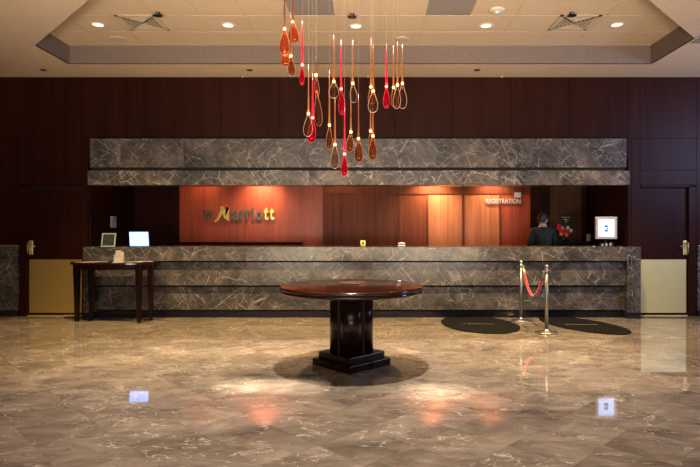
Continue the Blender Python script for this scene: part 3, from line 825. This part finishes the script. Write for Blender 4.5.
geo = [v for v in b.verts if (v.co.y > .045 and v.co.z < .05) or v.co.z < -.085 or (v.co.y > .0 and v.co.z < -.01)]
bmesh.ops.delete(b, geom=geo, context='VERTS')
hr = obj('hair', b, 'hair', h, loc=(0, -.004, .006)); sm = hr.modifiers.new('th', 'SOLIDIFY'); sm.thickness = .012; sm.offset = 0
b = BM(); lathe(b, [(.066, -.02), (.062, .03), (.056, .03), (.058, -.02)], 20, (0, .01, 1.50*k)); obj('collar', b, 'shirt', t)

# ------------------------------------------------------------------ stanchions and rope
def stanchion(px, Y, lab):
    t = thing('stanchion', lab, 'stanchion', (PX(px, Y), Y, 0))
    b = BM(); lathe(b, [(.155, 0), (.158, .008), (.15, .016), (.05, .03), (.032, .045), (.025, .055)], 40); obj('base', b, 'chrome', t)
    b = BM(); lathe(b, [(.024, .05), (.024, .84)], 24); obj('pole', b, 'chrome', t)
    b = BM(); lathe(b, [(.03, .838), (.034, .85), (.034, .885), (.026, .895), (.02, .905), (.03, .925), (.024, .945), (0, .955)], 24); obj('finial', b, 'chrome', t)
    for s_ in (-1, 1):
        b = BM(); tube(b, [(s_*.03, 0, .865), (s_*.055, 0, .87), (s_*.06, 0, .85), (s_*.045, 0, .845)], .005, 6)
        obj('hook', b, 'chrome', t)
    return t
SA = (PX(521, 8.70), 8.70); SB = (PX(546.6, 7.66), 7.66)
stanchion(521, 8.70, 'brushed steel stanchion nearer the desk, left end of the red rope')
stanchion(546.6, 7.66, 'brushed steel stanchion farther from the desk, right end of the red rope')
t = thing('rope', 'red velvet rope sagging between the two steel stanchions', 'rope', (SA[0], SA[1], 0))
A = Vector((SA[0]+.02, SA[1]-.05, .855)); B = Vector((SB[0]-.02, SB[1]+.05, .855)); pts = []
for i in range(25):
    u = i/24; p = A.lerp(B, u); sag = .40*(1-(2*u-1)**2)
    if u < .06 or u > .94: pass
    p.z -= sag; pts.append(p-Vector((SA[0], SA[1], 0)))
b = BM(); tube(b, pts[1:-1], .021, 12); obj('velvet_rope', b, 'velvet', t)
b = BM(); tube(b, pts[:3], [.012, .026, .026], 12); obj('rope_end', b, 'brass', t)
b = BM(); tube(b, pts[-3:], [.026, .026, .012], 12); obj('rope_end', b, 'chrome', t)

# ------------------------------------------------------------------ mats
def mat(cx, cy, rx, ry, rot, lab):
    t = thing('floor_mat', lab, 'mat', (cx, cy, 0))
    pts = []
    for i in range(72):
        a = 2*math.pi*i/72; x, y = rx*math.cos(a), ry*math.sin(a)
        X = x*math.cos(rot)-y*math.sin(rot); Yv = x*math.sin(rot)+y*math.cos(rot)
        pts.append((X, min(Yv, 9.0-cy)))
    q = [pts[0]]
    for p in pts[1:]:
        if (p[0]-q[-1][0])**2+(p[1]-q[-1][1])**2 > 1e-6: q.append(p)
    b = BM(); prism(b, q, 0, .012); obj('pad', b, 'mat', t)
    b = text_fit('Marriott', -.16, .22, -.06, .03, .0135, .001, 0, 0, True); obj('lettering', b, 'mat_text', t)
    b = text_fit('w', -.26, -.19, -.05, .02, .0135, .001, 0, 0, True); obj('lettering', b, 'mat_text', t)
mat(1.66, 8.36, .555, .79, R(8), 'oval black floor mat in front of the desk left of the stanchions')
mat(3.20, 8.30, .44, .84, R(20), 'oval black floor mat in front of the desk right of the stanchions')

# ------------------------------------------------------------------ ceiling fittings
def yz(py, z): return (z-EYE)*F/(VY-py)
def downlight(px, py, lab, e=60):
    Y = yz(py, ZT); X = PX(px, Y)
    t = thing('ceiling_light', lab, 'ceiling light', (X, Y, ZT), 0, 'recessed downlights in the tray ceiling')
    b = BM(); lathe(b, [(.10, 0), (.10, -.006), (.074, -.008), (.072, -.002)], 32); obj('trim_ring', b, 'offwhite', t)
    b = BM(); lathe(b, [(.071, -.003), (.071, -.005), (0, -.005)], 32); obj('lamp_disc', b, 'lamp', t)
    spot('downlight_lamp', (X, Y, ZT-.03), (X, Y+.0, 0), e, (1, .70, .34), 84, .8, .06)
downlight(98, 24.5, 'round recessed downlight, farthest left of the row in the tray ceiling', 820)
downlight(228, 25, 'round recessed downlight left of the hanging glass pendants', 820)
downlight(356, 26, 'round recessed downlight seen between the pendant wires', 820)
downlight(486, 25.5, 'round recessed downlight just below the smoke detector', 820)
downlight(617, 24.5, 'round recessed downlight, farthest right of the row in the tray ceiling', 820)

def vent(px, py, lab):
    Y = yz(py, ZT); X = PX(px, Y)
    t = thing('ceiling_vent', lab, 'vent', (X, Y, ZT))
    s_ = .27
    b = BM()
    for q in ((-s_, s_, -s_, -s_+.04), (-s_, s_, s_-.04, s_), (-s_, -s_+.04, -s_, s_), (s_-.04, s_, -s_, s_)): box(b, q[0], q[1], q[2], q[3], -.012, 0)
    obj('frame', b, 'grid', t)
    b = BM(); box(b, -s_+.04, s_-.04, -s_+.04, s_-.04, -.004, -.001); obj('duct', b, 'groove', t)
    for i in range(0, 5):
        r_ = (s_-.045)*(1-i*.19); b = BM(); w_ = .026
        for q in ((-r_, r_, -r_, -r_+w_), (-r_, r_, r_-w_, r_), (-r_, -r_+w_, -r_, r_), (r_-w_, r_, -r_, r_)): box(b, q[0], q[1], q[2], q[3], -.012, -.004)
        obj('louvre', b, 'grid', t)
vent(143, 22.5, 'square louvred air vent in the ceiling, left side')
vent(574, 22.5, 'square louvred air vent in the ceiling, right side')
def sprinkler(px, py, z, lab, r=.05):
    Y = yz(py, z); X = PX(px, Y)
    t = thing('sprinkler', lab, 'sprinkler', (X, Y, z))
    b = BM(); lathe(b, [(r*.5, 0), (r*.5, -.008), (r*.25, -.02), (r*.25, -.04)], 16); obj('body', b, 'black', t)
    b = BM(); lathe(b, [(r, -.043), (r, -.04), (0, -.038)], 16); obj('deflector', b, 'black', t)
sprinkler(158, 12.5, ZT, 'dark sprinkler head above the left air vent', .06)
sprinkler(352, 14, ZT, 'dark sprinkler head above the downlight among the pendant wires', .06)
sprinkler(572, 12.5, ZT, 'dark sprinkler head above the right air vent', .06)
def canlight(px, py, lab):
    Y = yz(py, ZS); X = PX(px, Y)
    t = thing('soffit_light', lab, 'ceiling light', (X, Y, ZS), 0, 'unlit small cans in the soffit')
    b = BM(); lathe(b, [(.052, 0), (.052, -.005), (.04, -.006), (.04, -.001)], 24); obj('trim_ring', b, 'wood_col', t)
    b = BM(); lathe(b, [(.04, -.001), (.04, -.003), (0, -.003)], 24); obj('baffle', b, 'groove', t)
canlight(43.5, 70, 'small dark unlit can in the soffit, left corner')
canlight(249.5, 70, 'small dark unlit can in the soffit, left of the pendants')
canlight(477, 70, 'small dark unlit can in the soffit, right of the pendants')
for px, lab in ((242.5, 'tiny pale nozzle at the soffit edge left of the pendants'), (368, 'tiny pale nozzle at the soffit edge behind the pendants'), (502, 'tiny pale nozzle at the soffit edge right of the pendants')):
    b = BM(); lathe(b, [(.018, 0), (.018, -.01), (.008, -.015), (.008, -.03), (0, -.03)], 12)
    o = obj('soffit_nozzle', b, 'offwhite', None, loc=(PX(px, YW-.06), YW-.06, ZS)); tag(o, lab, 'nozzle')
# smoke detector, speakers
Y = yz(9.5, ZT); t = thing('smoke_detector', 'white round smoke detector on the ceiling right of the pendants', 'smoke detector', (PX(497, Y), Y, ZT))
b = BM(); lathe(b, [(.10, 0), (.10, -.015), (.08, -.025), (0, -.026)], 28); obj('base', b, 'offwhite', t)
b = BM(); lathe(b, [(.05, -.026), (.048, -.05), (.035, -.062), (0, -.064)], 24); obj('sensor', b, 'silver', t)
for px, py, lab in ((118, 38.5, 'pale round ceiling disc near the left corner of the tray'), (402, 39, 'pale round ceiling disc above the right-hand pendants')):
    Y = yz(py, ZT); b = BM(); lathe(b, [(.11, 0), (.11, -.008), (.09, -.014), (0, -.016)], 32)
    o = obj('ceiling_speaker', b, 'grid', None, loc=(PX(px, Y), Y, ZT)); tag(o, lab, 'ceiling speaker')
Y = yz(40, ZS); b = BM(); box(b, -.02, .35, -.1, .1, -.012, 0); o = obj('access_grille', b, 'panel_grey', None, loc=(PX(697, Y), Y, ZS)); tag(o, 'small grey ceiling grille at the right edge', 'grille')

# ------------------------------------------------------------------ hanging glass pendants
ZH = 11.08
b = BM(); lathe(b, [(.75, ZH), (.75, ZH+.05), (0, ZH+.06)], 48, (PX(343, 5.8), 5.8, 0)); bmesh.ops.reverse_faces(b, faces=b.faces)
o = obj('pendant_canopy', b, 'offwhite'); tag(o, 'round canopy above the view holding all the pendant wires', 'canopy')
_glow = {}
def pendant(px, ytop, yb, yend, wpx, kind, lean, Y, lab):
    k_ = Y/F
    X = PX(px, Y); zb_ = PZ(yb, Y); ze = PZ(yend, Y); zt_ = min(PZ(ytop, Y), 4.6) if ytop > -900 else 4.2
    t = thing('glass_pendant', lab, 'pendant lamp', (X, Y, ze), 0, 'blown glass pendants of the hanging cluster')
    sm_, gm = {'a': ('s_amber', 'g_amber'), 'o': ('s_brown', 'g_orange'), 'c': ('s_amber', 'g_clear'), 'r': ('s_red', 'g_red'), 'b': ('s_brown', 'g_amber')}[kind]
    b = BM(); tube(b, [(0, 0, zt_-ze), (0, 0, ZH-ze)], .0011, 5); obj('wire', b, 'wire', t)
    L = zb_-ze
    b = BM(); tube(b, [(0, 0, L+.012), (0, 0, L+.05), (0, 0, (L+.05+zt_-ze)/2), (0, 0, zt_-ze)], [.018, .011, .0075, .003], 10); obj('stem', b, sm_, t)
    # blown drop: a flattened tear that swings to one side
    prof = [(.0, 1.0), (.16, .97), (.26, .88), (.42, .74), (.72, .58), (.95, .42), (1.0, .28), (.88, .13), (.6, .04), (.25, .003), (0, 0)]
    b = BM(); Wd = wpx*k_/2
    ex = lean*k_
    seg = 24; rings = []
    for (r_, h_) in prof:
        ox = -ex*(1-h_)+(0 if True else 0); ring = []
        for q in range(seg):
            a = 2*math.pi*q/seg
            ring.append(b.verts.new((r_*Wd*math.cos(a)-ox, r_*Wd*.6*math.sin(a), h_*(L+.015))))
        rings.append(ring)
    for i in range(len(rings)-1):
        for q in range(seg):
            f = b.faces.new((rings[i][q], rings[i][(q+1) % seg], rings[i+1][(q+1) % seg], rings[i+1][q])); f.smooth = True
    obj('glass_drop', b, gm, t)
    # thick clear rim round the flat of the drop
    b = BM(); pts = []
    for i, (r_, h_) in enumerate(prof[2:]): pts.append((r_*Wd+ex*(1-h_), 0, h_*(L+.015)))
    for (r_, h_) in prof[2:-1][::-1]: pts.append((-r_*Wd+ex*(1-h_), 0, h_*(L+.015)))
    tube(b, pts, (.0036 if wpx > 5.5 else .0026), 8)
    rm = {'a': 'rim_amber', 'c': 'rim_clear', 'o': 'rim_orange', 'b': 'rim_amber', 'r': 'rim_red'}[kind]
    obj('glass_rim', b, rm, t)
    b = BM(); lathe(b, [(0, -.018), (.012, -.012), (.0155, 0), (.012, .012), (0, .018)], 12, (0, 0, L-.0)); bo = obj('bulb', b, 'bulb_red' if kind == 'r' else 'bulb', t)
    key = kind == 'r'
    if key not in _glow:
        d = bpy.data.lights.new('pendant_lamp', 'POINT'); d.energy = .15; d.color = (1, .3, .2) if key else (1, .6, .3); d.shadow_soft_size = .012; _glow[key] = d
    lo = bpy.data.objects.new('pendant_lamp', _glow[key]); COL.objects.link(lo); lo.location = (X, Y-.045, zb_-.02)
def rim(name, col):
    t = NT(name); t.set(Base_Color=col, Roughness=.12, Transmission_Weight=.25, Specular_IOR_Level=.9, Coat_Weight=.5); return t.m
M['rim_amber'] = rim('thick_amber_rim', (.45, .19, .10)); M['rim_clear'] = rim('thick_clear_rim', (.42, .30, .24))
M['rim_orange'] = rim('thick_orange_rim', (.62, .20, .08)); M['rim_red'] = rim('thick_red_rim', (.65, .02, .05))
PD = [
 (284.5, -30, 29, 55, 9.5, 'o', 0, 5.55, 'orange glass pendant with a red glow, highest one at the left edge of the cluster'),
 (292.7, -35, 22, 43, 10.5, 'o', 1.5, 5.9, 'wide orange glass pendant hanging highest of all, near the left edge'),
 (284.8, 10, 52, 66, 9, 'o', 1, 6.1, 'brownish glass pendant half hidden below the leftmost orange drop'),
 (290.8, 12, 56, 76, 7, 'a', 1.2, 5.7, 'narrow amber pendant just below and right of the leftmost pair'),
 (302.3, 21, 65, 85, 4.6, 'r', -.6, 5.85, 'slim red glass pendant, leftmost of the red ones'),
 (316.0, 57, 75, 96, 5, 'b', 1.2, 5.6, 'brown glass pendant with a dark stem, left of the clear round drop'),
 (316.6, 80, 92, 126, 7.5, 'a', 2.5, 6.15, 'long leaning amber pendant right beside the large red drop at left'),
 (308.5, 64, 113.5, 136.5, 9, 'c', -.8, 5.7, 'clear oval pendant on an amber stem, left of the large red drop'),
 (312.6, 74, 117.8, 142, 8, 'r', -1.2, 5.95, 'large red glass pendant low at the left of the cluster'),
 (333.8, 35, 81.5, 98, 10, 'c', 0, 5.7, 'round clear pendant left of the long central red one'),
 (341.2, 40, 89, 114.5, 6.5, 'r', 1, 5.9, 'bright red pendant in the middle, above the lowest red one'),
 (352.8, 40, 83.4, 102.5, 7, 'c', 1, 6.0, 'clear pendant on an amber stem, right of the central red pendant'),
 (329.4, 70, 125.2, 149, 6, 'a', -.4, 6.0, 'narrow amber pendant left of the lowest clear oval drop'),
 (335.0, 98, 144.5, 168.5, 8.5, 'c', -.3, 5.75, 'clear oval pendant hanging low beside the lowest red one'),
 (344.6, 108, 154, 176, 5.6, 'r', -.3, 5.6, 'red pendant hanging lowest of the whole cluster'),
 (350.9, 100, 132, 152, 7, 'a', -1.5, 5.9, 'amber pendant leaning left, right above the lowest red one'),
 (358.5, 95, 138.7, 162, 8.5, 'b', .3, 6.1, 'dark amber pendant between the leaning amber one and the long right one'),
 (371.0, 38, 87, 104, 7, 'a', 1, 6.15, 'amber pendant behind the wide clear oval at upper right'),
 (373.2, 44, 91, 112.5, 9.5, 'c', -.4, 5.6, 'wide clear oval pendant at upper right, left of the slim red one'),
 (370.6, 110, 131, 150, 6, 'a', 1, 6.2, 'amber pendant partly behind the lowest one on the right'),
 (372.9, 112, 136, 160, 8, 'a', -.2, 5.7, 'amber oval pendant hanging lowest on the right side'),
 (386.5, 44, 86.6, 108, 6, 'r', -.3, 5.8, 'slim red pendant, rightmost of the red ones'),
 (393.5, 45, 87.5, 107, 6, 'a', .8, 6.1, 'amber pendant left in the trio at the right edge'),
 (397.5, 42, 85, 108.5, 7.5, 'c', -1, 5.7, 'clear amber pendant, middle of the trio at the right edge'),
 (402.4, 44, 83.5, 108.5, 8.5, 'c', .2, 5.95, 'clear amber pendant at the far right edge of the cluster'),
]
for a in PD: pendant(*a)
